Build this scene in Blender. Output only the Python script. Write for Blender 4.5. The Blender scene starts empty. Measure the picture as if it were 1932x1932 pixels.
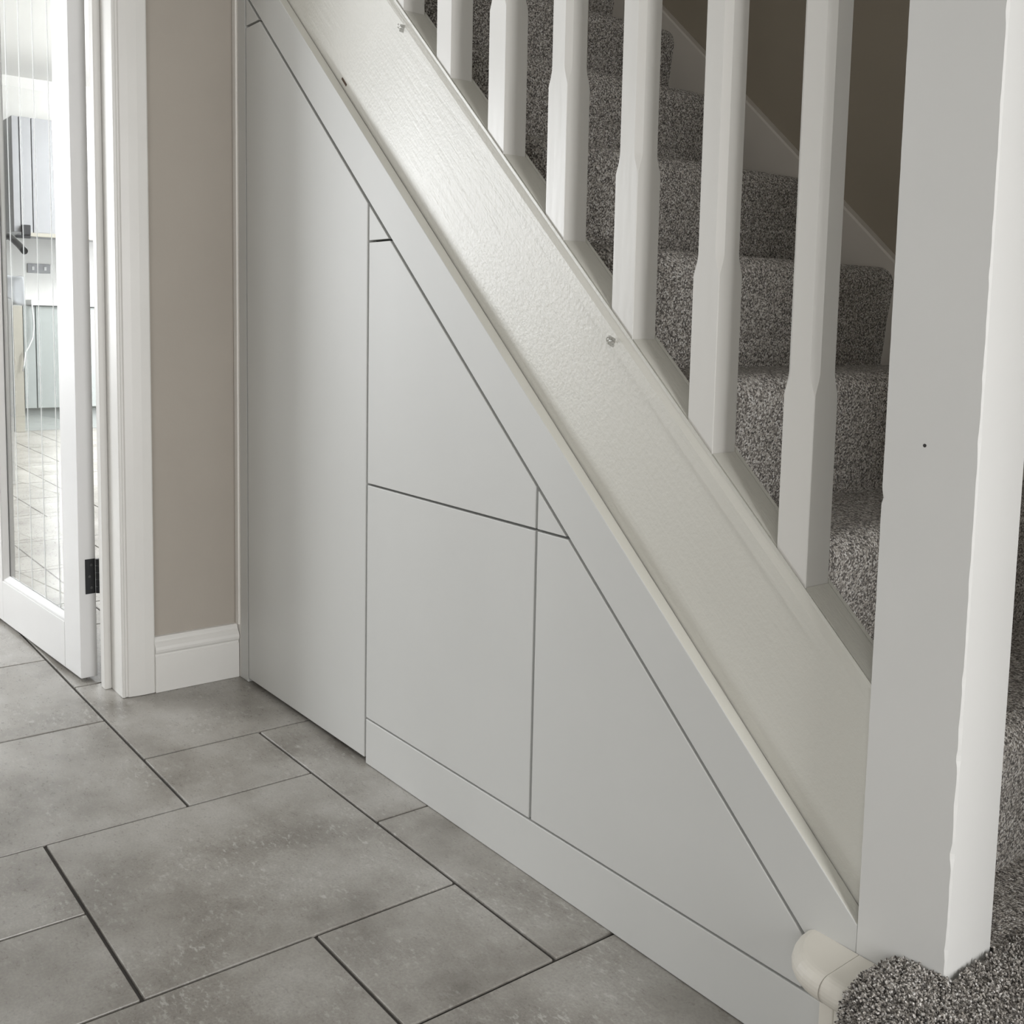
import bpy, bmesh, math, random
from mathutils import Vector, Matrix, noise
random.seed(7)
sc = bpy.context.scene
COL = sc.collection
PI = math.pi

# ------------------------------------------------------------------ camera
cam_d = bpy.data.cameras.new('camera')
cam = bpy.data.objects.new('camera', cam_d)
COL.objects.link(cam)
rt = Vector((0.61637, 0.78715, 0.02183)); dn = Vector((0.09215, -0.04457, -0.99475)); fw = Vector((-0.78205, 0.61514, -0.10001))
cam.matrix_world = Matrix(((rt.x, -dn.x, -fw.x, 0.0), (rt.y, -dn.y, -fw.y, -0.90888), (rt.z, -dn.z, -fw.z, 0.8), (0, 0, 0, 1)))
cam_d.sensor_width = 36.0
cam_d.lens = 1979.88 / 1932 * 36
cam_d.shift_x = (966 - 992.56) / 1932
cam_d.shift_y = (804.2 - 966) / 1932
cam_d.clip_start = 0.02
sc.camera = cam

# ------------------------------------------------------------------ view, world, lights
sc.view_settings.view_transform = 'Standard'
sc.view_settings.look = 'None'
sc.view_settings.gamma = 1.0
sc.view_settings.use_curve_mapping = False
sc.view_settings.exposure = 0.12
w = bpy.data.worlds.new('world'); sc.world = w
w.use_nodes = True
w.node_tree.nodes['Background'].inputs[0].default_value = (1.0, 0.98, 0.96, 1)
w.node_tree.nodes['Background'].inputs[1].default_value = 0.10

def area_light(name, loc, target, sx, sy, power, color, spread=180):
    l = bpy.data.lights.new(name, 'AREA'); l.shape = 'RECTANGLE'; l.size = sx; l.size_y = sy
    l.energy = power; l.color = color; l.spread = math.radians(spread)
    o = bpy.data.objects.new(name, l); COL.objects.link(o)
    o.location = loc
    o.rotation_euler = (Vector(target) - Vector(loc)).to_track_quat('-Z', 'Y').to_euler()
    return o
# daylight through the kitchen window beyond the glazed door
area_light('kitchen_window_light', (-8.4, -4.15, 1.75), (-2.1, -0.60, 0.9), 2.7, 2.2, 64, (0.95, 0.975, 1.0), 80)
area_light('kitchen_top_fill', (-5.8, 2.2, 2.36), (-5.8, 2.2, 0), 2.2, 1.7, 150, (0.96, 0.98, 1.0))  # added overhead fill, no rooflight known; lifts the kitchen ambient
area_light('kitchen_side_fill', (-5.0, 3.1, 1.6), (-7.9, 0.8, 1.7), 2.0, 1.5, 150, (0.97, 0.98, 1.0))  # added fill from the unseen side; brightens the far wall and cabinets
area_light('doorway_floor_fill', (-3.3, -1.35, 2.34), (-3.0, -1.2, 0), 1.1, 1.1, 34, (0.97, 0.985, 1.0))  # added fill near the doorway, brightens the hall floor beside it
pl = bpy.data.lights.new('kitchen_point_fill', 'POINT'); pl.energy = 110; pl.shadow_soft_size = 0.12; pl.color = (1.0, 0.98, 0.95)  # unseen point fill put in to lift the kitchen ceiling and walls
po = bpy.data.objects.new('kitchen_point_fill', pl); COL.objects.link(po); po.location = (-6.3, 2.1, 1.85)
# daylight through the glazed front door at the foot of the stairs
area_light('front_door_light', (1.72, -0.20, 0.90), (-0.5, -0.10, 0.60), 0.75, 1.5, 50, (0.99, 0.985, 0.985))
# added soft fill from behind the camera; its window opening is made up
area_light('hall_fill_light', (0.75, -2.42, 0.85), (-0.4, 0.0, 0.35), 1.5, 1.1, 18, (0.985, 0.985, 0.99))

# ------------------------------------------------------------------ helpers
def nodes_of(name):
    m = bpy.data.materials.new(name); m.use_nodes = True
    nt = m.node_tree
    return m, nt, nt.nodes['Principled BSDF']
def N(nt, kind, **kw):
    n = nt.nodes.new(kind)
    for k, v in kw.items(): setattr(n, k, v)
    return n
def coords(nt, scale):
    tc = N(nt, 'ShaderNodeTexCoord'); mp = N(nt, 'ShaderNodeMapping')
    mp.inputs['Scale'].default_value = scale
    nt.links.new(tc.outputs['Object'], mp.inputs['Vector'])
    return mp.outputs['Vector']
def ntex(nt, vec, scale, detail=3, rough=0.5):
    n = N(nt, 'ShaderNodeTexNoise'); n.inputs['Scale'].default_value = scale
    n.inputs['Detail'].default_value = detail; n.inputs['Roughness'].default_value = rough
    nt.links.new(vec, n.inputs['Vector']); return n.outputs['Fac']
def ramp(nt, fac, stops):
    r = N(nt, 'ShaderNodeValToRGB')
    els = r.color_ramp.elements
    els[0].position, els[0].color = stops[0][0], (*stops[0][1], 1)
    els[1].position, els[1].color = stops[-1][0], (*stops[-1][1], 1)
    for p, c in stops[1:-1]:
        e = els.new(p); e.color = (*c, 1)
    nt.links.new(fac, r.inputs['Fac']); return r.outputs['Color']
def mixc(nt, fac, a, b, mode='MIX'):
    m = N(nt, 'ShaderNodeMix', data_type='RGBA', blend_type=mode)
    if isinstance(fac, float): m.inputs[0].default_value = fac
    else: nt.links.new(fac, m.inputs[0])
    for s, v in ((6, a), (7, b)):
        if isinstance(v, tuple): m.inputs[s].default_value = (*v, 1)
        else: nt.links.new(v, m.inputs[s])
    return m.outputs[2]
def bump(nt, b, height, strength, dist):
    n = N(nt, 'ShaderNodeBump'); n.inputs['Strength'].default_value = strength; n.inputs['Distance'].default_value = dist
    nt.links.new(height, n.inputs['Height']); nt.links.new(n.outputs['Normal'], b.inputs['Normal'])
def paint(name, rgb, rough=0.5, var=0.03, bscale=180, bstr=0.06, spec=0.5, stretch=(1, 1, 1)):
    m, nt, b = nodes_of(name)
    v = coords(nt, stretch)
    f = ntex(nt, v, 6, 4)
    lo = tuple(c * (1 - var) for c in rgb); hi = tuple(min(1, c * (1 + var)) for c in rgb)
    nt.links.new(ramp(nt, f, [(0.3, lo), (0.7, hi)]), b.inputs['Base Color'])
    b.inputs['Roughness'].default_value = rough
    b.inputs['Specular IOR Level'].default_value = spec
    if bstr: bump(nt, b, ntex(nt, v, bscale, 3), bstr, 0.002)
    return m
def plain(name, rgb, rough=0.5, metal=0.0):
    m, nt, b = nodes_of(name)
    v = coords(nt, (1, 1, 1))
    f = ntex(nt, v, 40, 2)
    nt.links.new(ramp(nt, f, [(0.3, tuple(c * 0.94 for c in rgb)), (0.7, rgb)]), b.inputs['Base Color'])
    b.inputs['Roughness'].default_value = rough; b.inputs['Metallic'].default_value = metal
    return m

M = {}
M['cabinet'] = paint('cabinet_grey_laminate', (0.585, 0.588, 0.568), 0.52, 0.012, 400, 0.02, 0.4)
M['cab_dark'] = plain('cupboard_gap_shade', (0.012, 0.012, 0.011), 0.9)
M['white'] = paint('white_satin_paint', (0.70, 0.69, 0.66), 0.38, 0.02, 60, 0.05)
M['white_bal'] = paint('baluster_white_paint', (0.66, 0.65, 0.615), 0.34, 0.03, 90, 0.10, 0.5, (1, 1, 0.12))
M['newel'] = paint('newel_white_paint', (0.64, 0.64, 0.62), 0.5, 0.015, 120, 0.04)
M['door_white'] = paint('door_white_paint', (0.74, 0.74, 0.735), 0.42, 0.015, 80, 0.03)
M['wallstring'] = paint('wall_string_shaded', (0.56, 0.525, 0.47), 0.5, 0.03, 60, 0.05)  # white paint toned darker: stairwell shade is put into the colour
M['old_white'] = paint('worn_cream_paint', (0.70, 0.67, 0.60), 0.45, 0.05, 30, 0.1)
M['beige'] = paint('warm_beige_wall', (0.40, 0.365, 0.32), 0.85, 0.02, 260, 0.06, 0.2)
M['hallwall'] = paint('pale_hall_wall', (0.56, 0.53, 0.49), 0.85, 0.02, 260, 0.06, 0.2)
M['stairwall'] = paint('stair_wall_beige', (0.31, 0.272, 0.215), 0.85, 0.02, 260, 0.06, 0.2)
M['kwall'] = paint('kitchen_white_wall', (0.75, 0.75, 0.735), 0.8, 0.01, 200, 0.03, 0.2)
M['kcab'] = paint('kitchen_grey_door', (0.30, 0.305, 0.32), 0.4, 0.02, 100, 0.0)
M['kcab_base'] = paint('kitchen_base_grey', (0.31, 0.335, 0.33), 0.4, 0.02, 100, 0.0)
M['kbeige'] = paint('kitchen_beige_panel', (0.34, 0.325, 0.28), 0.5, 0.02, 100, 0.0)
M['kwhite'] = paint('kitchen_white_gloss', (0.74, 0.75, 0.75), 0.25, 0.01, 100, 0.0)
M['black'] = plain('black_metal', (0.022, 0.023, 0.025), 0.38, 0.3)
M['screw'] = plain('dark_screw', (0.10, 0.10, 0.10), 0.35, 0.8)
M['brown'] = plain('bare_brown_wood', (0.09, 0.055, 0.035), 0.9)
M['cloth'] = paint('white_cotton', (0.83, 0.85, 0.88), 0.9, 0.03, 300, 0.2)
M['caulk'] = paint('caulk_white', (0.72, 0.70, 0.66), 0.5, 0.03, 60, 0.1)

def string_mat():
    m, nt, b = nodes_of('string_cream_gloss')
    # grain runs along the slope of the board
    tc = N(nt, 'ShaderNodeTexCoord'); mp = N(nt, 'ShaderNodeMapping')
    mp.inputs['Rotation'].default_value = (0, math.radians(-42.8), 0)
    nt.links.new(tc.outputs['Object'], mp.inputs['Vector'])
    mp2 = N(nt, 'ShaderNodeMapping'); mp2.inputs['Scale'].default_value = (5, 60, 75)
    nt.links.new(mp.outputs['Vector'], mp2.inputs['Vector'])
    g = ntex(nt, mp2.outputs['Vector'], 1.6, 6, 0.65)
    f2 = ntex(nt, tc.outputs['Object'], 170, 4, 0.6)
    broad = ntex(nt, tc.outputs['Object'], 3.5, 2)
    add = N(nt, 'ShaderNodeMath', operation='ADD'); 
    mul = N(nt, 'ShaderNodeMath', operation='MULTIPLY'); mul.inputs[1].default_value = 0.6
    nt.links.new(f2, mul.inputs[0]); nt.links.new(g, add.inputs[0]); nt.links.new(mul.outputs[0], add.inputs[1])
    nt.links.new(ramp(nt, broad, [(0.3, (0.60, 0.59, 0.535)), (0.7, (0.64, 0.63, 0.575))]), b.inputs['Base Color'])
    b.inputs['Roughness'].default_value = 0.36
    bump(nt, b, add.outputs[0], 0.5, 0.0018)
    return m
M['string'] = string_mat()

def tile_mat():
    m, nt, b = nodes_of('grey_stone_tile')
    at = N(nt, 'ShaderNodeAttribute', attribute_name='tint')
    sep = N(nt, 'ShaderNodeSeparateColor'); nt.links.new(at.outputs['Color'], sep.inputs[0])
    tc = N(nt, 'ShaderNodeTexCoord')
    # every tile takes its own piece of the stone pattern
    off = N(nt, 'ShaderNodeVectorMath', operation='SCALE'); off.inputs['Scale'].default_value = 9.0
    nt.links.new(at.outputs['Color'], off.inputs[0])
    ad = N(nt, 'ShaderNodeVectorMath', operation='ADD')
    nt.links.new(tc.outputs['Object'], ad.inputs[0]); nt.links.new(off.outputs[0], ad.inputs[1])
    v = ad.outputs[0]
    big = ntex(nt, v, 5.5, 6, 0.62)
    c1 = ramp(nt, big, [(0.32, (0.19, 0.175, 0.155)), (0.5, (0.31, 0.294, 0.268)), (0.68, (0.41, 0.397, 0.372))])
    mp = N(nt, 'ShaderNodeMapping'); mp.inputs['Scale'].default_value = (1, 2.2, 1); mp.inputs['Rotation'].default_value = (0, 0, 0.5)
    nt.links.new(v, mp.inputs['Vector'])
    fleck = ntex(nt, mp.outputs['Vector'], 62, 6, 0.70)
    fl = ramp(nt, fleck, [(0.555, (0, 0, 0)), (0.64, (1, 1, 1))])
    mask = ramp(nt, ntex(nt, v, 7, 3), [(0.38, (0.05,) * 3), (0.62, (0.70,) * 3)])
    both = mixc(nt, 1.0, fl, mask, 'MULTIPLY')
    c2 = mixc(nt, both, c1, (0.52, 0.51, 0.485))
    dk = ramp(nt, ntex(nt, v, 60, 3, 0.6), [(0.17, (1, 1, 1)), (0.25, (0, 0, 0))])
    c3 = mixc(nt, dk, c2, (0.17, 0.16, 0.145))
    fine = ntex(nt, v, 260, 3, 0.6)
    c3 = mixc(nt, 0.16, c3, ramp(nt, fine, [(0.35, (0.1,) * 3), (0.65, (0.75,) * 3)]), 'OVERLAY')
    tint = ramp(nt, sep.outputs[0], [(0.0, (0.93, 0.93, 0.93)), (1.0, (1.07, 1.07, 1.06))])
    c4 = mixc(nt, 1.0, c3, tint, 'MULTIPLY')
    nt.links.new(c4, b.inputs['Base Color'])
    nt.links.new(ramp(nt, fleck, [(0.3, (0.24,) * 3), (0.7, (0.38,) * 3)]), b.inputs['Roughness'])
    bump(nt, b, ntex(nt, v, 30, 6, 0.65), 0.12, 0.003)
    return m
M['tile'] = tile_mat()
M['grout'] = paint('dark_grout', (0.05, 0.045, 0.04), 0.9, 0.1, 200, 0.1)

def carpet_mat():
    m, nt, b = nodes_of('grey_fleck_carpet')
    tc = N(nt, 'ShaderNodeTexCoord')
    v = tc.outputs['Object']
    vo = N(nt, 'ShaderNodeTexVoronoi'); vo.inputs['Scale'].default_value = 430
    nt.links.new(v, vo.inputs['Vector'])
    sep = N(nt, 'ShaderNodeSeparateColor'); nt.links.new(vo.outputs['Color'], sep.inputs[0])
    c = ramp(nt, sep.outputs[0], [(0.0, (0.085, 0.077, 0.069)), (0.30, (0.24, 0.22, 0.197)), (0.58, (0.50, 0.468, 0.425)), (0.88, (0.76, 0.725, 0.68)), (1.0, (0.95, 0.93, 0.90))])
    n2 = ntex(nt, v, 300, 3, 0.7)
    c = mixc(nt, 0.55, c, ramp(nt, n2, [(0.3, (0.06,) * 3), (0.7, (0.85,) * 3)]), 'OVERLAY')
    nt.links.new(c, b.inputs['Base Color'])
    b.inputs['Roughness'].default_value = 1.0
    b.inputs['Specular IOR Level'].default_value = 0.1
    b.inputs['Sheen Weight'].default_value = 0.15
    add = N(nt, 'ShaderNodeMath', operation='SUBTRACT')
    nt.links.new(n2, add.inputs[0]); nt.links.new(vo.outputs['Distance'], add.inputs[1])
    bump(nt, b, add.outputs[0], 0.8, 0.004)
    return m
M['carpet'] = carpet_mat()

def glass_mat(name, rgb=(1, 1, 1), rough=0.0):
    m, nt, b = nodes_of(name)
    b.inputs['Base Color'].default_value = (*rgb, 1)
    b.inputs['Transmission Weight'].default_value = 1.0
    b.inputs['Roughness'].default_value = rough
    b.inputs['IOR'].default_value = 1.5
    return m
M['glass'] = glass_mat('clear_pane', (0.97, 0.99, 0.98))
M['acrylic'] = glass_mat('clear_acrylic', (0.98, 0.98, 0.97))
def frost_mat():
    m, nt, b = nodes_of('etched_line')
    v = coords(nt, (1, 1, 1))
    nt.links.new(ramp(nt, ntex(nt, v, 300, 2), [(0.3, (0.84, 0.86, 0.86)), (0.7, (0.92, 0.93, 0.93))]), b.inputs['Base Color'])
    b.inputs['Roughness'].default_value = 0.8
    b.inputs['Transmission Weight'].default_value = 0.25
    return m
M['etched'] = frost_mat()

def obj(name, bm, mats, parent=None, smooth=False):
    me = bpy.data.meshes.new(name)
    bmesh.ops.recalc_face_normals(bm, faces=bm.faces)
    if smooth:
        for f in bm.faces: f.smooth = True
    bm.to_mesh(me); bm.free()
    for mm in (mats if isinstance(mats, (list, tuple)) else [mats]): me.materials.append(M[mm])
    o = bpy.data.objects.new(name, me); COL.objects.link(o)
    if parent: o.parent = parent
    return o
def tag(o, label=None, cat=None, group=None, kind=None):
    if label: o['label'] = label
    if cat: o['category'] = cat
    if group: o['group'] = group
    if kind: o['kind'] = kind
    return o
def empty(name, loc=(0, 0, 0), rz=0.0):
    o = bpy.data.objects.new(name, None); COL.objects.link(o)
    o.location = loc; o.rotation_euler = (0, 0, rz); o.empty_display_size = 0.05
    return o
def box(bm, x0, x1, y0, y1, z0, z1, bev=0.0, seg=2, mi=0):
    vs = [bm.verts.new((x, y, z)) for x in (x0, x1) for y in (y0, y1) for z in (z0, z1)]
    q = [(0, 1, 3, 2), (4, 6, 7, 5), (0, 4, 5, 1), (2, 3, 7, 6), (0, 2, 6, 4), (1, 5, 7, 3)]
    fs = [bm.faces.new([vs[i] for i in f]) for f in q]
    for f in fs: f.material_index = mi
    if bev:
        es = list({e for f in fs for e in f.edges})
        bmesh.ops.bevel(bm, geom=es, offset=bev, segments=seg, affect='EDGES', profile=0.5, clamp_overlap=True)
    return fs
def prism_y(bm, pts, y0, y1, bev=0.0, seg=2):
    """polygon in x-z, from y0 (front) to y1 (back); the front edges are eased"""
    a = [bm.verts.new((x, y0, z)) for x, z in pts]
    b = [bm.verts.new((x, y1, z)) for x, z in pts]
    n = len(pts)
    ff = bm.faces.new(a); bm.faces.new(b[::-1])
    for i in range(n): bm.faces.new((a[i], b[i], b[(i + 1) % n], a[(i + 1) % n]))
    if bev: bmesh.ops.bevel(bm, geom=list(ff.edges), offset=bev, segments=seg, affect='EDGES', profile=0.5)
def prism_z(bm, pts, z0, z1, bev=0.0, seg=2):
    a = [bm.verts.new((x, y, z0)) for x, y in pts]
    b = [bm.verts.new((x, y, z1)) for x, y in pts]
    n = len(pts)
    bm.faces.new(a); tf = bm.faces.new(b[::-1])
    for i in range(n): bm.faces.new((a[i], b[i], b[(i + 1) % n], a[(i + 1) % n]))
    if bev: bmesh.ops.bevel(bm, geom=list(tf.edges), offset=bev, segments=seg, affect='EDGES', profile=0.5)
def sweep(bm, prof, ends, fn, closed=True, caps=True):
    """prof: list of 2-D points; ends: list of parameters; fn(point, parameter) -> 3-D"""
    rows = [[bm.verts.new(fn(p, t)) for p in prof] for t in ends]
    n = len(prof)
    for r0, r1 in zip(rows, rows[1:]):
        for i in range(n if closed else n - 1):
            j = (i + 1) % n
            bm.faces.new((r0[i], r0[j], r1[j], r1[i]))
    if caps and closed:
        bm.faces.new(rows[0][::-1]); bm.faces.new(rows[-1])
    return rows
def cyl(bm, p0, p1, r, n=16, r1=None):
    p0 = Vector(p0); p1 = Vector(p1); r1 = r if r1 is None else r1
    d = (p1 - p0).normalized(); a = d.orthogonal().normalized(); b = d.cross(a)
    c0 = [bm.verts.new(p0 + (a * math.cos(2 * PI * i / n) + b * math.sin(2 * PI * i / n)) * r) for i in range(n)]
    c1 = [bm.verts.new(p1 + (a * math.cos(2 * PI * i / n) + b * math.sin(2 * PI * i / n)) * r1) for i in range(n)]
    for i in range(n): bm.faces.new((c0[i], c0[(i + 1) % n], c1[(i + 1) % n], c1[i]))
    bm.faces.new(c0[::-1]); bm.faces.new(c1)
def tube(bm, pts, r, n=10):
    pts = [Vector(p) for p in pts]
    rows = []
    up = Vector((0.3, 0.2, 0.93))
    for i, p in enumerate(pts):
        d = (pts[min(i + 1, len(pts) - 1)] - pts[max(i - 1, 0)]).normalized()
        a = d.cross(up).normalized(); b = d.cross(a)
        rows.append([bm.verts.new(p + (a * math.cos(2 * PI * k / n) + b * math.sin(2 * PI * k / n)) * r) for k in range(n)])
    for r0, r1 in zip(rows, rows[1:]):
        for k in range(n): bm.faces.new((r0[k], r0[(k + 1) % n], r1[(k + 1) % n], r1[k]))
    bm.faces.new(rows[0][::-1]); bm.faces.new(rows[-1])
def NB(): return bmesh.new()

# ================================================================== SETTING
# ------------------------------------------------ tiled floor (one mesh, each tile with eased edges)
XG = lambda i: -1.8470 + 0.2243 * (i - 1)          # tile module lines along x
YG = lambda j: -0.0955 - 0.2205 * j                # ... and along y (j grows towards the viewer)
placed = {}
tiles = []
def put(i, j, w_, h_):
    for a in range(i, i + w_):
        for b_ in range(j, j + h_):
            if (a, b_) in placed: return False
    for a in range(i, i + w_):
        for b_ in range(j, j + h_): placed[(a, b_)] = 1
    tiles.append((i, j, w_, h_)); return True
# cell (i, j) spans x XG(i)..XG(i+1), y YG(j)..YG(j-1)
for t in [(2, 1, 2, 2), (1, 1, 1, 1), (4, 1, 1, 1), (1, 0, 2, 1), (3, 0, 2, 1), (5, 0, 2, 2), (-1, 0, 2, 2), (-2, 2, 2, 2), (0, 2, 2, 2),
          (2, 3, 1, 1), (3, 3, 1, 1), (4, 2, 2, 2), (-3, 0, 2, 2), (-4, 2, 2, 2), (2, 4, 2, 2)]:
    put(*t)
for j in range(-6, 12):
    for i in range(-28, 12):
        if (i, j) in placed: continue
        opts = [(2, 2), (2, 2), (2, 1), (1, 1)]
        random.shuffle(opts)
        for w_, h_ in opts + [(1, 1)]:
            if put(i, j, w_, h_): break
bm = NB()
lay = bm.loops.layers.float_color.new('tint')
G = 0.0025
for (i, j, w_, h_) in tiles:
    x0, x1 = XG(i) + G, XG(i + w_) - G
    y0, y1 = YG(j + h_ - 1) + G, YG(j - 1) - G
    c = (random.random(), random.random(), random.random(), 1)
    n0 = len(bm.faces)
    big = (x0 > -3.2 and x1 < 0.3 and y1 > -1.2)
    fs = box(bm, x0, x1, y0, y1, -0.010, random.uniform(-0.0005, 0.0003), 0.0015 if big else 0.0, 2)
    bm.faces.ensure_lookup_table()
    for f in bm.faces[n0 if not big else 0:]:
        pass
    tiles_c = c
    for f in bm.faces:
        if not f.tag:
            f.tag = True
            for l in f.loops: l[lay] = c
n_t = len(bm.faces)
fs = box(bm, XG(-28), XG(12), YG(11), YG(-7), -0.03, -0.0038, 0.0, 1, 1)
obj_floor = obj('floor', bm, ['tile', 'grout'])
tag(obj_floor, 'grey stone-look floor tiles with dark grout lines', None, None, 'structure')

# ------------------------------------------------ walls
XW = -2.181                                         # hall face of the wall that holds the glazed door
bm = NB()
box(bm, XW - 0.119, XW, -0.236, 0.0, 0.0, 2.4)       # short return beside the cupboard
box(bm, XW - 0.119, XW, -0.972, -0.236, 2.02, 2.4)   # over the doorway
box(bm, XW - 0.119, XW, -2.3, -0.972, 0.0, 2.4)
tag(obj('wall_left', bm, 'beige'), 'warm beige wall return between the glazed door and the cupboard', None, None, 'structure')
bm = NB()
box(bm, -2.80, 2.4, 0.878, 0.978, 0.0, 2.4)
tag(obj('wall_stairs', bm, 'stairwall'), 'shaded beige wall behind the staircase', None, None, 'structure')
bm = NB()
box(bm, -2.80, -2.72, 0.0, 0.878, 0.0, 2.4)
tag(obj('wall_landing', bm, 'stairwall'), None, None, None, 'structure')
bm = NB()
box(bm, -8.2, 2.4, -3.5, 3.3, 2.4, 2.5)
tag(obj('ceiling', bm, 'kwall'), 'white ceiling', None, None, 'structure')
bm = NB()
box(bm, -8.15, -8.05, -2.0, 3.3, 0.0, 2.4)
box(bm, -8.05, -2.8, 3.2, 3.3, 0.0, 2.4)
box(bm, -3.6, -2.301, -2.4, -2.3, 0.0, 2.4)
tag(obj('wall_kitchen', bm, 'kwall'), 'bright white wall seen through the glazed door', None, None, 'structure')

bm = NB()
box(bm, -2.301, -0.35, -2.55, -2.45, 0, 2.4); box(bm, 1.45, 1.75, -2.55, -2.45, 0, 2.4); box(bm, -0.35, 1.45, -2.55, -2.45, 0, 0.25); box(bm, -0.35, 1.45, -2.55, -2.45, 1.65, 2.4)  # opening put in only to hold the fill behind the camera
tag(obj('wall_hall', bm, 'hallwall'), 'pale hall wall behind the viewer', None, None, 'structure')
bm = NB()
box(bm, 1.75, 1.85, -2.45, -0.58, 0, 2.4); box(bm, 1.75, 1.85, 0.18, 0.878, 0, 2.4); box(bm, 1.75, 1.85, -0.58, 0.18, 1.9, 2.4); box(bm, 1.75, 1.85, -0.58, 0.18, 0.0, 0.2)
box(bm, 0.30, 0.38, 0.04, 0.878, 0.0, 2.4)  # unseen partition added to keep front door light off the upper flight
tag(obj('wall_front', bm, 'hallwall'), 'pale hall wall with the front door opening, plus an added light-blocking partition', None, None, 'structure')
# door lining, stop and architrave
bm = NB()
box(bm, -2.300, -2.188, -0.2515, -0.236, 0.0, 2.02, 0.001)
box(bm, -2.300, -2.188, -0.972, -0.9565, 0.0, 2.02, 0.001)
lin = tag(obj('trim_1', bm, 'white'), 'white painted door lining', None, None, 'structure')
bm = NB(); box(bm, -2.270, -2.245, -0.2665, -0.2515, 0.0, 2.02, 0.0015); obj('door_stop', bm, 'white', lin)
# architrave: stepped profile swept up the wall
prof = [(-0.1855, 0.0), (-0.1855, 0.0125), (-0.188, 0.0145), (-0.206, 0.0150), (-0.224, 0.0140), (-0.2395, 0.0115), (-0.2415, 0.0085), (-0.2445, 0.0085), (-0.2470, 0.0105), (-0.2505, 0.0100), (-0.2518, 0.0075), (-0.2518, 0.0), (-0.2518, -0.0075), (-0.236, -0.0075), (-0.236, 0.0)]
bm = NB(); sweep(bm, prof, [0.001, 2.08], lambda p, t: (XW + p[1], p[0], t))
tag(obj('trim_2', bm, 'white'), 'white architrave beside the glazed door', None, None, 'structure')
# skirting on the short wall: flat board with a torus moulding on top
sk = [(0.0, 0.0), (0.0175, 0.0), (0.0175, 0.076), (0.0150, 0.079), (0.0145, 0.082), (0.0165, 0.0835), (0.0188, 0.087), (0.0195, 0.092), (0.0180, 0.098), (0.0140, 0.104), (0.0105, 0.108), (0.0095, 0.111), (0.0095, 0.1145), (0.0075, 0.118), (0.0, 0.119)]
bm = NB(); sweep(bm, sk, [-0.1855, -0.0015], lambda p, t: (XW + p[0], t, p[1] + 0.0005))
tag(obj('baseboard_left', bm, 'white'), 'white moulded skirting on the short beige wall', None, None, 'structure')
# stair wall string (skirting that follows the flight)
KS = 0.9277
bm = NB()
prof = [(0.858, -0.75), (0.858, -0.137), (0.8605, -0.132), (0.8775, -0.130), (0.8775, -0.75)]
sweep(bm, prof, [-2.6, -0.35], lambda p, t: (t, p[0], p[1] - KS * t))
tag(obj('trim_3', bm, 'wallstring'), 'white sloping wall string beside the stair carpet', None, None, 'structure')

# ================================================================== GLAZED DOOR (open into the kitchen)
d1 = empty('door_1', (-2.319, -0.294, 0.0), math.atan2(0.07, 0.99755))
tag(d1, 'white glazed door standing open into the kitchen', None, None, 'structure')
TH = 0.035                                          # local x runs from the lock stile (-) to the hinges (0), y through the thickness
ZB, ZG0, ZG1, ZT = 0.008, 0.112, 1.86, 1.985
UG0, UG1, UW = 0.100, 0.556, 0.790
bm = NB(); box(bm, -0.0995, 0.0, 0, TH, ZB, ZT, 0.0012); obj('stile', bm, 'door_white', d1)
bm = NB(); box(bm, -UW, -UG1, 0, TH, ZB, ZT, 0.0012); obj('stile', bm, 'door_white', d1)
bm = NB(); box(bm, -UG1 + 0.0003, -UG0 - 0.0003, 0, TH, ZB, ZG0, 0.0008); obj('bottom_rail', bm, 'door_white', d1)
bm = NB(); box(bm, -UG1 + 0.0003, -UG0 - 0.0003, 0, TH, ZG1, ZT, 0.0008); obj('top_rail', bm, 'door_white', d1)
# glazing beads: a sloped moulding round the pane, front and back
for y0, y1 in ((0.003, 0.0145), (TH - 0.003, TH - 0.0145)):
    bm = NB()
    loop = lambda o, y: [(-UG1 + o, y, ZG0 + o), (-UG0 - o, y, ZG0 + o), (-UG0 - o, y, ZG1 - o), (-UG1 + o, y, ZG1 - o)]
    rings = [loop(0.0004, y0), loop(0.004, y0), loop(0.0075, y0 + (y1 - y0) * 0.35), loop(0.0125, y0 + (y1 - y0) * 0.8), loop(0.0135, y1), loop(0.0004, y1)]
    vr = [[bm.verts.new(p) for p in r] for r in rings]
    for a, b_ in zip(vr, vr[1:] + vr[:1]):
        for i in range(4): bm.faces.new((a[i], a[(i + 1) % 4], b_[(i + 1) % 4], b_[i]))
    obj('glazing_bead', bm, 'door_white', d1)
bm = NB(); box(bm, -UG1 + 0.001, -UG0 - 0.001, 0.0150, 0.0190, ZG0 + 0.001, ZG1 - 0.001)
pane = obj('glass_pane', bm, 'glass', d1); pane['label'] = 'clear glass pane with etched upright lines'
for u in (0.170, 0.268, 0.366, 0.464):
    bm = NB(); box(bm, -u - 0.0021, -u + 0.0021, 0.01435, 0.01485, ZG0 + 0.012, ZG1 - 0.012)
    obj('etched_line', bm, 'etched', pane)
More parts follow.
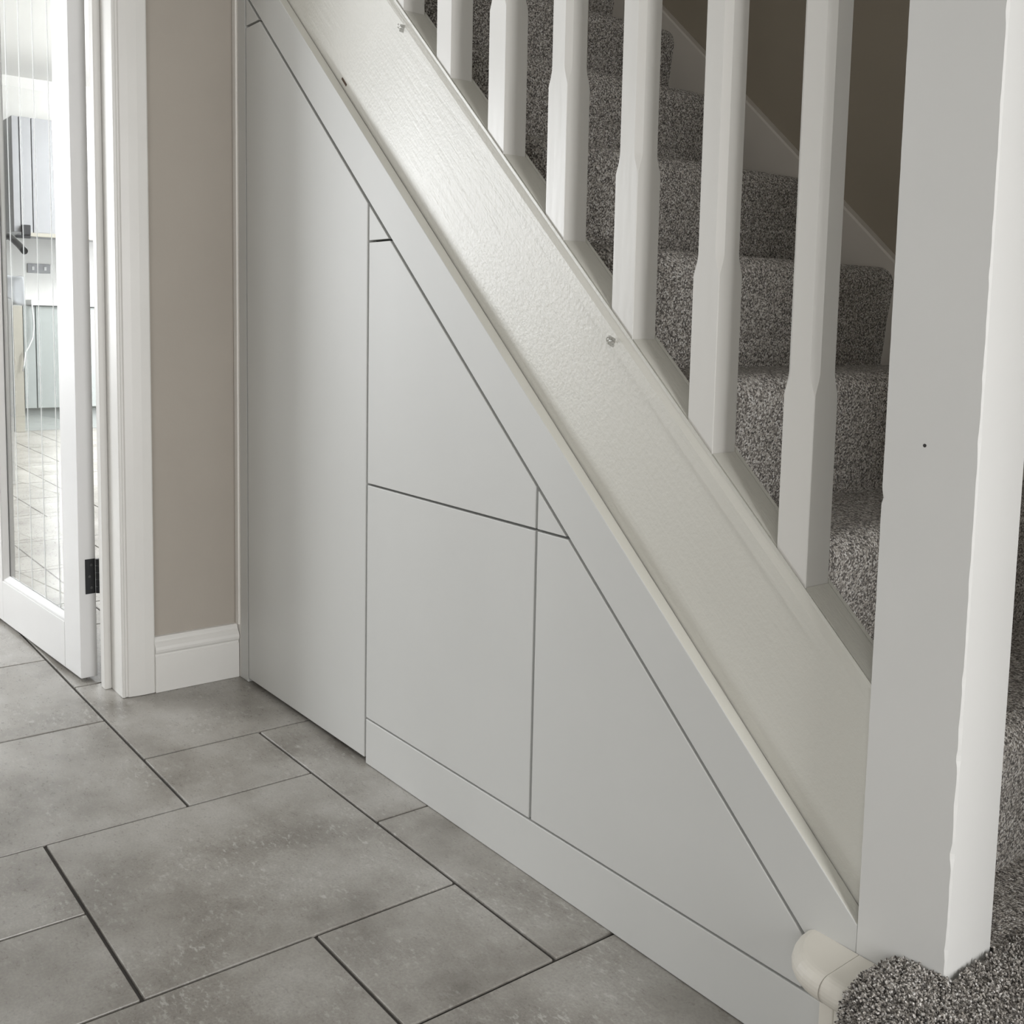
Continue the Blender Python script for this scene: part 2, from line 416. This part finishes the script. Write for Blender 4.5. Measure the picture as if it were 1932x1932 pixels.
# hinge on the edge of the door
bm = NB(); box(bm, 0.0, 0.0016, 0.0125, 0.0335, 0.193, 0.269, 0.0003, 1)
hg = obj('hinge', bm, 'black', d1); hg['label'] = 'black butt hinge'
for k, z in enumerate((0.206, 0.231, 0.256)):
    bm = NB(); cyl(bm, (0.0014, 0.022 + (0.003 if k != 1 else -0.001), z), (0.0024, 0.022 + (0.003 if k != 1 else -0.001), z), 0.0028, 14); obj('screw', bm, 'screw', hg)
for k in range(5):
    bm = NB(); z0 = 0.193 + k * 0.0152; cyl(bm, (0.0052, 0.0385, z0 + 0.0005), (0.0052, 0.0385, z0 + 0.0147), 0.0052, 16); obj('knuckle', bm, 'black', hg)
# lever handles on the lock stile, both faces
for s in (0, 1):
    yf = 0.0 if s == 0 else TH
    sg = -1 if s == 0 else 1
    ux, uz = (-0.735, 0.992)
    bm = NB(); cyl(bm, (ux, yf, uz), (ux, yf + sg * 0.009, uz), 0.026, 28)
    h = obj('door_handle', bm, 'black', d1, True); h['label'] = 'black lever handle' if s else 'black lever handle on the hall face'
    bm = NB(); cyl(bm, (ux, yf + sg * 0.009, uz), (ux, yf + sg * 0.052, uz), 0.0095, 16); obj('neck', bm, 'black', h, True)
    if s: pts = [(-0.735, TH + 0.050, 0.992), (-0.715, TH + 0.053, 0.990), (-0.690, TH + 0.054, 0.983), (-0.640, TH + 0.054, 0.966), (-0.600, TH + 0.052, 0.952), (-0.588, TH + 0.051, 0.948)]
    else: pts = [(ux - 0.008, yf + sg * 0.050, uz), (ux + 0.02, yf + sg * 0.053, uz + 0.001), (ux + 0.06, yf + sg * 0.055, uz), (ux + 0.105, yf + sg * 0.054, uz - 0.004), (ux + 0.122, yf + sg * 0.052, uz - 0.006)]
    bm = NB(); tube(bm, pts, 0.0085, 14)
    obj('lever', bm, 'black', h, True)

# ================================================================== UNDERSTAIRS CUPBOARD
K = 0.8895
D = lambda x: -0.4315 - K * x
P = lambda x: -0.3330 - K * x
h = 0.0029; v = 0.0040
X0, X1, X2 = -2.1165, -1.6045, -1.1275
DX = lambda z: (-0.4315 - v - z) / K                 # where the sloping gap meets height z
TK = 0.0175
cup = empty('understairs_cupboard', (-1.36, 0.01, 0.0))
tag(cup, 'pale grey fitted cupboard with flat doors filling the space under the stairs', 'cupboard')
def cpart(name, pts, mat='cabinet', y0=0.0, y1=TK, bev=0.0011, label=None):
    bm = NB(); prism_y(bm, pts, y0, y1, bev, 2)
    o = obj(name, bm, mat, cup)
    o.matrix_parent_inverse = Matrix.Translation((1.36, -0.01, 0.0))
    if label: o['label'] = label
    return o
cpart('door', [(X0 + h, 0.0105), (X1 - h, 0.0105), (X1 - h, D(X1 - h) - v), (DX(1.3845), 1.3845), (X0 + h, 1.3845)], label='tall grey door next to the beige wall', y0=-0.0005)
cpart('infill_panel', [(X0 + h, 1.3895), (DX(1.3895), 1.3895), (X0 + h, D(X0 + h) - v)], bev=0.0006)
cpart('door', [(X1 + h, 0.5105), (X2 - h, 0.5105), (X2 - h, D(X2 - h) - v), (DX(0.9275), 0.9275), (X1 + h, 0.9275)], label='upper grey door with a sloping side')
cpart('infill_panel', [(X1 + h, 0.9310), (DX(0.9310), 0.9310), (X1 + h, D(X1 + h) - v)], bev=0.0006)
cpart('door', [(X1 + h, 0.0862), (X2 - h, 0.0862), (X2 - h, 0.5070), (X1 + h, 0.5070)], label='lower square grey door')
cpart('infill_panel', [(X2 + h, 0.5105), (DX(0.5105), 0.5105), (X2 + h, D(X2 + h) - v)], bev=0.0006)
cpart('door', [(X2 + h, 0.0862), (-0.652, 0.0862), (-0.6505, 0.088), (-0.6505, D(-0.6505) - v), (DX(0.5070), 0.5070), (X2 + h, 0.5070)], label='low triangular grey door nearest the bottom step')
cpart('plinth', [(X1 + h, 0.0008), (-0.6095, 0.0008), (-0.6095, 0.0830), (X1 + h, 0.0830)])
# scribe strip against the wall, with its bead of sealant
cpart('scribe_strip', [(-2.1565, 0.0008), (X0 - h, 0.0008), (X0 - h, 2.39), (-2.1565, 2.39)], bev=0.0012)
bm = NB(); sweep(bm, [(-0.0035, 0.0), (-0.0042, 0.004), (-0.0022, 0.007), (0.004, 0.0075), (0.010, 0.006), (0.010, 0.0)], [0.119, 2.39], lambda p, t: (XW + 0.0003 + (p[0] + 0.0042) * 1.3 , 0.0002 - p[1] * 0.6 , t))
o = obj('sealant_bead', bm, 'caulk', cup); o.matrix_parent_inverse = Matrix.Translation((1.36, -0.01, 0.0))
bm = NB(); box(bm, XW + 0.0005, -2.157, 0.0, TK, 0.0008, 2.39); o = obj('wall_filler', bm, 'caulk', cup); o.matrix_parent_inverse = Matrix.Translation((1.36, -0.01, 0.0))
# sloping panel up the flight; its upper edge is painted cream like the stair string
bm = NB()
prism_y(bm, [(X0 - h + 2 * h, D(X0 + h) + v), (-0.6475, D(-0.6475) + v), (-0.6470, 0.0862), (-0.5868, 0.0862), (-0.5868, P(-0.5868)), (X0 + h, P(X0 + h))], 0.0, TK, 0.0010, 2)
for f in bm.faces:
    if f.calc_center_median().z > -0.35 - K * f.calc_center_median().x and f.calc_area() > 0.01 and abs(f.normal.y) < 0.5: f.material_index = 1
o = obj('sloping_panel', bm, ['cabinet', 'string'], cup); o.matrix_parent_inverse = Matrix.Translation((1.36, -0.01, 0.0))
# near-black sheet added behind the gaps, painting in the shade of the empty inside
bm = NB(); prism_y(bm, [(X0 - 0.02, 0.02), (-0.66, 0.02), (-0.66, 0.152), (X0 - 0.02, D(X0 - 0.02) + 0.012)], TK + 0.030, TK + 0.038)
o = obj('carcass', bm, 'cab_dark', cup); o.matrix_parent_inverse = Matrix.Translation((1.36, -0.01, 0.0))

# ================================================================== STAIRCASE
CT = -0.1185                                        # z + KS*x on the top of the base rail
YS = TK + 0.0020                                    # face of the outer string
st = empty('staircase', (-1.2, 0.45, 0.0))
tag(st, 'white painted closed-string staircase rising to the left above the grey cupboard', 'staircase')
IST = Matrix.Translation((1.2, -0.45, 0.0))
def spart(name, bm, mat, smooth=False, label=None):
    o = obj(name, bm, mat, st, smooth); o.matrix_parent_inverse = IST
    if label: o['label'] = label
    return o
bm = NB()
sweep(bm, [(YS, -0.43), (YS, -0.158), (0.056, -0.158), (0.056, -0.43)], [-2.6, -0.5868], lambda p, t: (t, p[0], p[1] - KS * t))
spart('string_board', bm, 'string', label='cream glossy sloping string board')
YR = YS - 0.0018
bm = NB()
rail = [(YR, -0.1600), (YR, -0.1385), (YR + 0.0006, -0.1365), (YR + 0.0045, -0.1235), (0.0200, -0.1190), (0.0208, -0.1192), (0.0214, -0.1265), (0.0626, -0.1265), (0.0632, -0.1192), (0.0680, -0.1185), (0.0692, -0.1210), (0.0692, -0.1600)]
sweep(bm, rail, [-2.6, -0.5868], lambda p, t: (t, p[0], p[1] - KS * t))
spart('base_rail', bm, 'string', label='grooved cream rail under the balusters')
bm = NB(); box(bm, -0.011, 0.011, -0.0006, 0.0006, -0.002, 0.002)
o = obj('wood_chip_mark', bm, 'brown', st); o.matrix_parent_inverse = IST; o.location = (-1.729, YS - 0.0003, 1.219); o.rotation_euler = (0, math.radians(42.8), 0)
XB = [-0.7077 - 0.1408 * i for i in range(7)]        # baluster centres, from the newel upwards
YB = 0.042; HB = 0.0205
ends = [-0.5868] + [c for b_ in XB for c in (b_ + HB + 0.0006, b_ - HB - 0.0006)] + [-1.69]
for i in range(0, len(ends), 2):
    a, b_ = ends[i], ends[i + 1]
    bm = NB()
    sweep(bm, [(0.0224, -0.1262), (0.0224, CT), (0.0616, CT), (0.0616, -0.1262)], [b_ if i else b_, a], lambda p, t: (t, p[0], p[1] - KS * t))
    spart('spacer_fillet', bm, 'string')
bm = NB()
hr = [(0.020, 0.790), (0.064, 0.790), (0.066, 0.815), (0.071, 0.835), (0.066, 0.858), (0.052, 0.870), (0.032, 0.870), (0.018, 0.858), (0.013, 0.835), (0.018, 0.815)]
sweep(bm, hr, [-2.6, -0.5868], lambda p, t: (t, p[0], p[1] - KS * t))
spart('handrail', bm, 'white_bal')
# bottom step: risers, tread, two pieces of rounded nosing
bm = NB(); box(bm, -0.6035, -0.5865, -0.0345, -0.0006, 0.0006, 0.1290, 0.0012); spart('riser_end_block', bm, 'old_white')
bm = NB(); box(bm, -0.5857, -0.340, -0.0350, -0.0006, 0.0006, 0.1290, 0.0012); spart('riser_board', bm, 'old_white')
RN = 0.0150; ZN = 0.1445
def nosing(outline, inner):
    """bull-nosed board: the outer edge is a half round following outline (x, y), inner points stay square"""
    bm = NB()
    n = len(outline)
    nor = []
    for i in range(n):
        a = Vector(outline[max(i - 1, 0)]); b_ = Vector(outline[min(i + 1, n - 1)])
        t = (b_ - a).normalized(); nor.append(Vector((t.y, -t.x)))
    rows = []
    for k in range(13):
        th = -PI / 2 + PI * k / 12
        rows.append([bm.verts.new((outline[i][0] - nor[i].x * RN * (1 - math.cos(th)), outline[i][1] - nor[i].y * RN * (1 - math.cos(th)), ZN + RN * math.sin(th))) for i in range(n)])
    for r0, r1 in zip(rows, rows[1:]):
        for i in range(n - 1): bm.faces.new((r0[i], r0[i + 1], r1[i + 1], r1[i]))
    lo = [bm.verts.new((x, y, ZN - RN)) for x, y in inner]; hi = [bm.verts.new((x, y, ZN + RN)) for x, y in inner]
    bm.faces.new(rows[-1] + hi); bm.faces.new((rows[0] + lo)[::-1])
    m = len(inner)
    for i in range(m - 1): bm.faces.new((lo[i], lo[i + 1], hi[i + 1], hi[i]))
    e1 = [r[-1] for r in rows]; bm.faces.new(e1 + [hi[0], lo[0]])
    e0 = [r[0] for r in rows]; bm.faces.new(e0[::-1] + [lo[-1], hi[-1]])
    return bm
left_out = [(-0.6580, -0.001), (-0.6568, -0.012), (-0.6525, -0.026), (-0.6450, -0.040), (-0.6360, -0.051), (-0.6250, -0.0595), (-0.6130, -0.0650), (-0.6020, -0.0675), (-0.5915, -0.0685)]
left_out = [(x + 0.009, y) for x, y in left_out]
spart('tread_nosing', nosing(left_out, [(-0.5825, -0.001)]), 'old_white', label='cream rounded end of the bottom tread')
right_out = [(-0.5818, -0.0675), (-0.570, -0.0685), (-0.52, -0.0685), (-0.335, -0.0685)]
spart('tread_nosing', nosing(right_out, [(-0.335, -0.001), (-0.5818, -0.001)]), 'old_white', label='cream nosing running under the carpet')
bm = NB(); box(bm, -0.5862, -0.335, 0.0, 0.856, 0.0006, 0.156); spart('tread', bm, 'old_white')

# carpet over the flight
G1, R1, ZT1, XK2 = 0.19802, 0.18374, 0.181, -0.564
car_prof = []
NST = 10
for k in range(2, NST + 1):
    xk = XK2 - (k - 2) * G1; z0 = ZT1 + (k - 2) * R1; zt = z0 + R1
    def lin(a, b_, n):
        return [(a[0] + (b_[0] - a[0]) * i / n, a[1] + (b_[1] - a[1]) * i / n) for i in range(n)]
    pts = [(xk, z0), (xk + 0.003, z0 + 0.02), (xk + 0.008, z0 + 0.08), (xk + 0.016, z0 + 0.13), (xk + 0.0185, zt - 0.036)]
    for a, b_ in zip(pts, pts[1:]): car_prof += lin(a, b_, max(2, int(math.hypot(b_[0] - a[0], b_[1] - a[1]) / 0.005)))
    for i in range(9):
        th = (PI / 2) * i / 9
        car_prof.append((xk + 0.0185 - 0.036 + 0.036 * math.cos(th), zt - 0.036 + 0.036 * math.sin(th)))
    car_prof += lin((xk - 0.0175, zt), (xk - G1, zt - 0.0015), 34)
car_prof.append((XK2 - (NST - 1) * G1, ZT1 + (NST - 1) * R1))
bm = NB()
ys = [0.0705 + i * (0.857 - 0.0705) / 150 for i in range(151)]
rows = sweep(bm, car_prof, ys, lambda p, t: (p[0], t, p[1]), False, False)
# bottom step carpet behind and beside the newel
def patch(bm, x0, x1, y0, y1, s):
    nx = max(2, int((x1 - x0) / s)); ny = max(2, int((y1 - y0) / s))
    g = [[bm.verts.new((x0 + (x1 - x0) * i / nx, y0 + (y1 - y0) * j / ny, ZT1)) for j in range(ny + 1)] for i in range(nx + 1)]
    for i in range(nx):
        for j in range(ny): bm.faces.new((g[i][j], g[i + 1][j], g[i + 1][j + 1], g[i][j + 1]))
patch(bm, -0.564, -0.4845, 0.0885, 0.857, 0.005)
patch(bm, -0.4845, -0.345, 0.0, 0.857, 0.0035)
for q in bm.verts:
    n = noise.noise(q.co * 210) * 0.0011 + noise.noise(q.co * 25) * 0.0012
    q.co += Vector((0.5, -0.2, 0.75)) * n
# rolled-over front of the carpet: offset of the nosing outline, its end feathered to a round edge
prof = []
for i in range(70): prof.append((0.0 - 0.050 * i / 70, 0.1595, 0, 1))
for i in range(46):
    th = PI / 2 + (PI / 2) * i / 46
    prof.append((-0.050 + 0.020 * math.cos(th), 0.1395 + 0.020 * math.sin(th), math.cos(th), math.sin(th)))
for i in range(110): prof.append((-0.070 + 0.012 * min(1, i / 60), 0.1395 - 0.1385 * i / 109, -1, 0))
xs = []; x = -0.5500
while x < -0.345:
    xs.append(x); x += 0.0006 if x < -0.535 else 0.0013
TC = 0.0205
rows = []
for x in xs:
    uu = min(1.0, (x + 0.5500) / 0.032)
    r = []
    for (py, pz, ny, nz) in prof:
        t = TC * math.sqrt(max(0.0, 1 - (1 - uu) ** 2))
        q = Vector((x, py + ny * t, pz + nz * t))
        a = noise.noise(q * 300) * 0.0012 + noise.noise(q * 90) * 0.0020
        r.append(bm.verts.new(q + Vector((-(1 - uu) * 0.9, ny, nz)).normalized() * a))
    rows.append(r)
for r0, r1 in zip(rows, rows[1:]):
    for i in range(len(prof) - 1): bm.faces.new((r0[i], r1[i], r1[i + 1], r0[i + 1]))
# twisted pile standing up from the nearest part of the carpet
rt_ = random.Random(11)
def tuft(p, n):
    d = (n + Vector((rt_.uniform(-1, 1), rt_.uniform(-1, 1), rt_.uniform(-1, 1))) * 0.55).normalized()
    a = d.orthogonal().normalized(); b_ = d.cross(a)
    hgt = rt_.uniform(0.0035, 0.0060); bend = Vector((rt_.uniform(-1, 1), rt_.uniform(-1, 1), rt_.uniform(-1, 1))) * 0.0013
    rr = []
    for (hh, rad, bf) in ((-0.001, 0.0010, 0), (hgt * 0.45, 0.00135, 0.4), (hgt * 0.85, 0.0011, 0.9), (hgt, 0.0005, 1.0)):
        c = p + d * hh + bend * bf
        rr.append([bm.verts.new(c + (a * math.cos(k * PI * 0.4) + b_ * math.sin(k * PI * 0.4)) * rad) for k in range(5)])
    for r0, r1 in zip(rr, rr[1:]):
        for k in range(5): bm.faces.new((r0[k], r0[(k + 1) % 5], r1[(k + 1) % 5], r1[k]))
    bm.faces.new(rr[-1])
cnt = 0
for _ in range(60000):
    i = rt_.randrange(1, len(rows) - 1); k = rt_.randrange(1, len(prof) - 1)
    q = rows[i][k].co
    if q.z < 0.045 or q.x > -0.395: continue
    # thin out where the mesh is denser, so the pile stands evenly
    if xs[i] < -0.535 and rt_.random() > 0.5: continue
    if 70 <= k < 116 and rt_.random() > 1.0: continue
    e1 = rows[i + 1][k].co - rows[i - 1][k].co; e2 = rows[i][k + 1].co - rows[i][k - 1].co
    n = e1.cross(e2).normalized()
    if n.y > 0.2 or n.z < -0.3: n = -n
    tuft(q.copy(), n); cnt += 1
    if cnt > 7500: break
for _ in range(5200):
    tuft(Vector((rt_.uniform(-0.4845, -0.385), rt_.uniform(0.002, 0.30), ZT1 - 0.001)), Vector((0, 0, 1)))
cp = obj('stair_carpet', bm, 'carpet', None, True)
tag(cp, 'thick grey-brown flecked carpet covering the stair treads and risers', 'carpet', None, 'stuff')

# ------------------------------------------------ newel post
NX0, NX1, NY0, NY1 = -0.5866, -0.4890, 0.0, 0.0850
bm = NB()
zs = [0.1570 + i * (1.55 - 0.1570) / 260 for i in range(261)]
rnd = random.Random(3)
chips = {}
for z_, s_, d_ in [(0.21, .010, .003), (0.305, .012, .004), (0.355, .02, .002), (0.40, .010, .004), (0.43, .03, .0025), (0.475, .012, .002), (0.57, .02, .0012), (0.70, .010, .002), (0.76, .008, .0015), (0.85, .01, .0015), (1.0, .02, .0012), (1.08, .012, .002)]:
    chips[z_] = (s_, d_)
rows = []
for z in zs:
    c = 0.0016 + 0.0005 * noise.noise(Vector((3, 1, z * 60)))
    for z_, (s_, d_) in chips.items():
        c += 0.5 * d_ * max(0, 1 - abs(z - z_) / s_)
    cl = 0.0007 + (0.0035 * max(0, 1 - abs(z - 0.635) / 0.006)) + 0.0004 * noise.noise(Vector((9, 1, z * 50)))
    x0, x1, y0, y1 = NX0, NX1, NY0, NY1
    ring = [(x0 + cl, y0), (x1 - c, y0), (x1, y0 + c), (x1, y1 - .002), (x1 - .002, y1), (x0 + .002, y1), (x0, y1 - .002), (x0, y0 + cl)]
    rows.append([bm.verts.new((a, b_, z)) for a, b_ in ring])
for r0, r1 in zip(rows, rows[1:]):
    for i in range(8): bm.faces.new((r0[i], r0[(i + 1) % 8], r1[(i + 1) % 8], r1[i]))
bm.faces.new(rows[0][::-1]); bm.faces.new(rows[-1])
nw = obj('newel_post', bm, 'newel')
tag(nw, 'thick square white newel post standing on the bottom step', 'newel post')
bm = NB(); cyl(bm, (-0.5435, -0.0002, 0.6905), (-0.5435, 0.001, 0.6905), 0.0018, 12); obj('nail_hole', bm, 'screw', nw)

# ------------------------------------------------ balusters
words = ['white stop-chamfered baluster nearest the thick newel post', 'second white baluster up from the newel post', 'third white baluster up from the newel post', 'fourth white baluster up from the newel post', 'fifth white baluster up from the newel post',
         'sixth white baluster up from the newel post', 'topmost white baluster, seventh up from the newel post, only its foot showing']
def baluster_mesh():
    bm = NB()
    L = 0.92; c0 = 0.0075
    zb = [0.0, 0.188] + [0.188 + 0.028 * i / 14 for i in range(1, 15)] + [0.70] + [0.70 + 0.036 * i / 14 for i in range(1, 15)] + [L]
    rows = []
    for z in zb:
        if z <= 0.1881: c = 0.0007
        elif z < 0.2159:
            u = (z - 0.188) / 0.028; c = 0.0007 + (c0 - 0.0007) * math.sin(u * PI / 2) ** 1.3
        elif z <= 0.70: c = c0
        elif z < 0.736:
            u = 1 - (z - 0.70) / 0.036; c = 0.0007 + (c0 - 0.0007) * math.sin(u * PI / 2) ** 1.3
        else: c = 0.0007
        ring = [(-HB + c, -HB + .0005), (HB - c, -HB + .0005), (HB, -HB + c + .0005), (HB, HB - c), (HB - c, HB), (-HB + c, HB), (-HB, HB - c), (-HB, -HB + c + .0005)]
        rows.append([bm.verts.new((a, b_, (z if z > 0 else -0.0075 - KS * a))) for a, b_ in ring])
    for r0, r1 in zip(rows, rows[1:]):
        for i in range(8): bm.faces.new((r0[i], r0[(i + 1) % 8], r1[(i + 1) % 8], r1[i]))
    bm.faces.new(rows[0][::-1]); bm.faces.new(rows[-1])
    return bm
bal0 = obj('baluster', baluster_mesh(), 'white_bal')
for i, xb in enumerate(XB):
    o = bal0 if i == 0 else bal0.copy()
    if i: COL.objects.link(o)
    o.location = (xb, YB, CT - KS * xb)
    tag(o, words[i], 'baluster', 'balusters along the flight')

# ------------------------------------------------ little clear hooks stuck to the string
for (px, pz, lab) in ((-1.530, 1.272, 'tiny clear plastic clip stuck high up on the cream string board'), (-1.004, 0.776, 'tiny clear plastic clip stuck lower down on the cream string board')):
    bm = NB(); box(bm, -0.0062, 0.0062, -0.0028, 0.0, -0.006, 0.006, 0.0008)
    e = empty('clear_clip', (px, YS - 0.0002, pz)); e.rotation_euler = (0, math.radians(20), 0)
    obj('base_plate', bm, 'acrylic', e)
    bm = NB(); tube(bm, [(0.0, -0.0026, 0.002), (0.0, -0.006, 0.0005), (0.0, -0.0085, 0.0005), (0.0, -0.0095, 0.003), (0.0, -0.0085, 0.0055)], 0.0016, 8)
    obj('hook', bm, 'acrylic', e, True)
    tag(e, lab, 'clip', 'clear clips on the stair string')

# ================================================================== KITCHEN SEEN THROUGH THE DOOR
XKC = -7.43
kb = empty('base_cabinet', (XKC - 0.3, 1.4, 0.0))
tag(kb, 'grey base cabinet with a white worktop at the far end of the kitchen', 'cabinet')
def kpart(root, name, x0, x1, y0, y1, z0, z1, mat, bev=0.002):
    bm = NB(); box(bm, x0, x1, y0, y1, z0, z1, bev)
    o = obj(name, bm, mat, root); o.matrix_parent_inverse = Matrix.Translation(-root.location); return o
kpart(kb, 'carcass', -8.04, XKC - 0.02, 0.69, 2.6, 0.15, 0.83, 'kcab_base')
kpart(kb, 'plinth', -8.04, XKC - 0.05, 0.69, 2.6, 0.0, 0.15, 'kcab_base')
for a, b_ in ((0.752, 0.823), (0.829, 1.25), (1.256, 1.68), (1.686, 2.1), (2.106, 2.6)):
    kpart(kb, 'door', XKC - 0.02, XKC, a, b_, 0.155, 0.826, 'kcab_base')
kpart(kb, 'end_panel', XKC - 0.02, XKC + 0.005, 0.69, 0.747, 0.0, 0.826, 'kbeige')  # beige is painted in for the shadow side of the cabinet end
kpart(kb, 'worktop', -8.04, XKC + 0.02, 0.80, 2.6, 0.83, 0.866, 'kwhite')
ku = empty('wall_cabinet', (-7.9, 1.4, 1.29))
tag(ku, 'grey wall cabinet hanging above the far worktop', 'cabinet')
kpart(ku, 'carcass', -8.04, XKC - 0.02, 0.712, 2.6, 1.30, 2.03, 'kcab')
for a, b_ in ((0.712, 0.751), (0.757, 0.824), (0.830, 1.3), (1.306, 1.75), (1.756, 2.6)):
    kpart(ku, 'door', XKC - 0.02, XKC, a, b_, 1.30, 2.03, 'kcab')
kpart(ku, 'light_rail', XKC - 0.03, XKC + 0.004, 0.80, 2.6, 1.275, 1.30, 'kbeige')
hd = empty('extractor_box', (XKC + 0.01, 0.775, 1.28))
tag(hd, 'small black box under the end of the far grey wall cabinet', 'extractor')
bm = NB(); box(bm, -0.02, 0.03, -0.02, 0.028, 0.0, 0.065, 0.004); obj('body', bm, 'black', hd)
bm = NB(); box(bm, -0.02, 0.02, -0.06, 0.03, -0.02, -0.0002, 0.004); obj('lip', bm, 'black', hd)
sk_ = empty('wall_socket', (-8.05, 1.0, 1.08))
tag(sk_, 'pale grey socket plate on the far kitchen wall above the worktop', 'socket')
bm = NB(); box(bm, 0.0, 0.012, -0.075, 0.075, -0.02, 0.045, 0.003); obj('plate', bm, 'kcab', sk_)
for yy in (-0.04, 0.04):
    bm = NB(); box(bm, 0.012, 0.017, yy - 0.008, yy + 0.008, 0.0, 0.025, 0.001); obj('switch', bm, 'kwhite', sk_)
isl = empty('kitchen_island', (-5.5, -0.3, 0.0))
tag(isl, 'white kitchen island end with a cloth draped over its corner', 'island')
kpart(isl, 'body', -5.95, -5.215, -0.9, 0.196, 0.02, 0.915, 'kwhite')
kpart(isl, 'end_panel', -5.213, -5.195, -0.9, 0.166, 0.0, 0.915, 'kwhite')
kpart(isl, 'corner_post', -5.213, -5.195, 0.169, 0.203, 0.0, 0.915, 'kwhite')
kpart(isl, 'worktop', -5.98, -5.17, -0.93, 0.225, 0.917, 0.945, 'kwhite', 0.004)
# cloth hanging over the island corner
bm = NB()
n = 26
rows = []
for i in range(n + 1):
    y = 0.03 + 0.24 * i / n
    r = []
    for k in range(15):
        s = k / 14
        fold = 0.006 * math.sin(i * 0.9) * s
        if s < 0.35: p_ = (-5.30 + 0.375 * s, min(y, 0.25), 0.9510 + 0.002 * math.sin(i * 0.8))
        else: p_ = (-5.158 + fold, min(y, 0.25) + 0.01 * (s - .35), 0.9475 - (s - 0.35) / 0.65 * (0.11 + 0.02 * math.sin(i * 0.35)))
        r.append(bm.verts.new(p_))
    rows.append(r)
for r0, r1 in zip(rows, rows[1:]):
    for k in range(14): bm.faces.new((r0[k], r0[k + 1], r1[k + 1], r1[k]))
bmesh.ops.solidify(bm, geom=bm.faces[:], thickness=0.003)
tag(obj('tea_towel', bm, 'cloth', None, True), 'white cloth draped over the corner of the kitchen island', 'cloth')
bm = NB()
tube(bm, [(XKC + 0.028, 0.798, 0.86), (XKC + 0.03, 0.802, 0.80), (XKC + 0.03, 0.808, 0.70), (XKC + 0.03, 0.80, 0.62), (XKC + 0.03, 0.775, 0.56), (XKC + 0.03, 0.752, 0.52), (XKC + 0.03, 0.744, 0.45), (XKC + 0.03, 0.735, 0.40)], 0.004, 8)
tag(obj('power_cable', bm, 'kwhite', None, True), 'thin white cable hanging from the far worktop', 'cable')
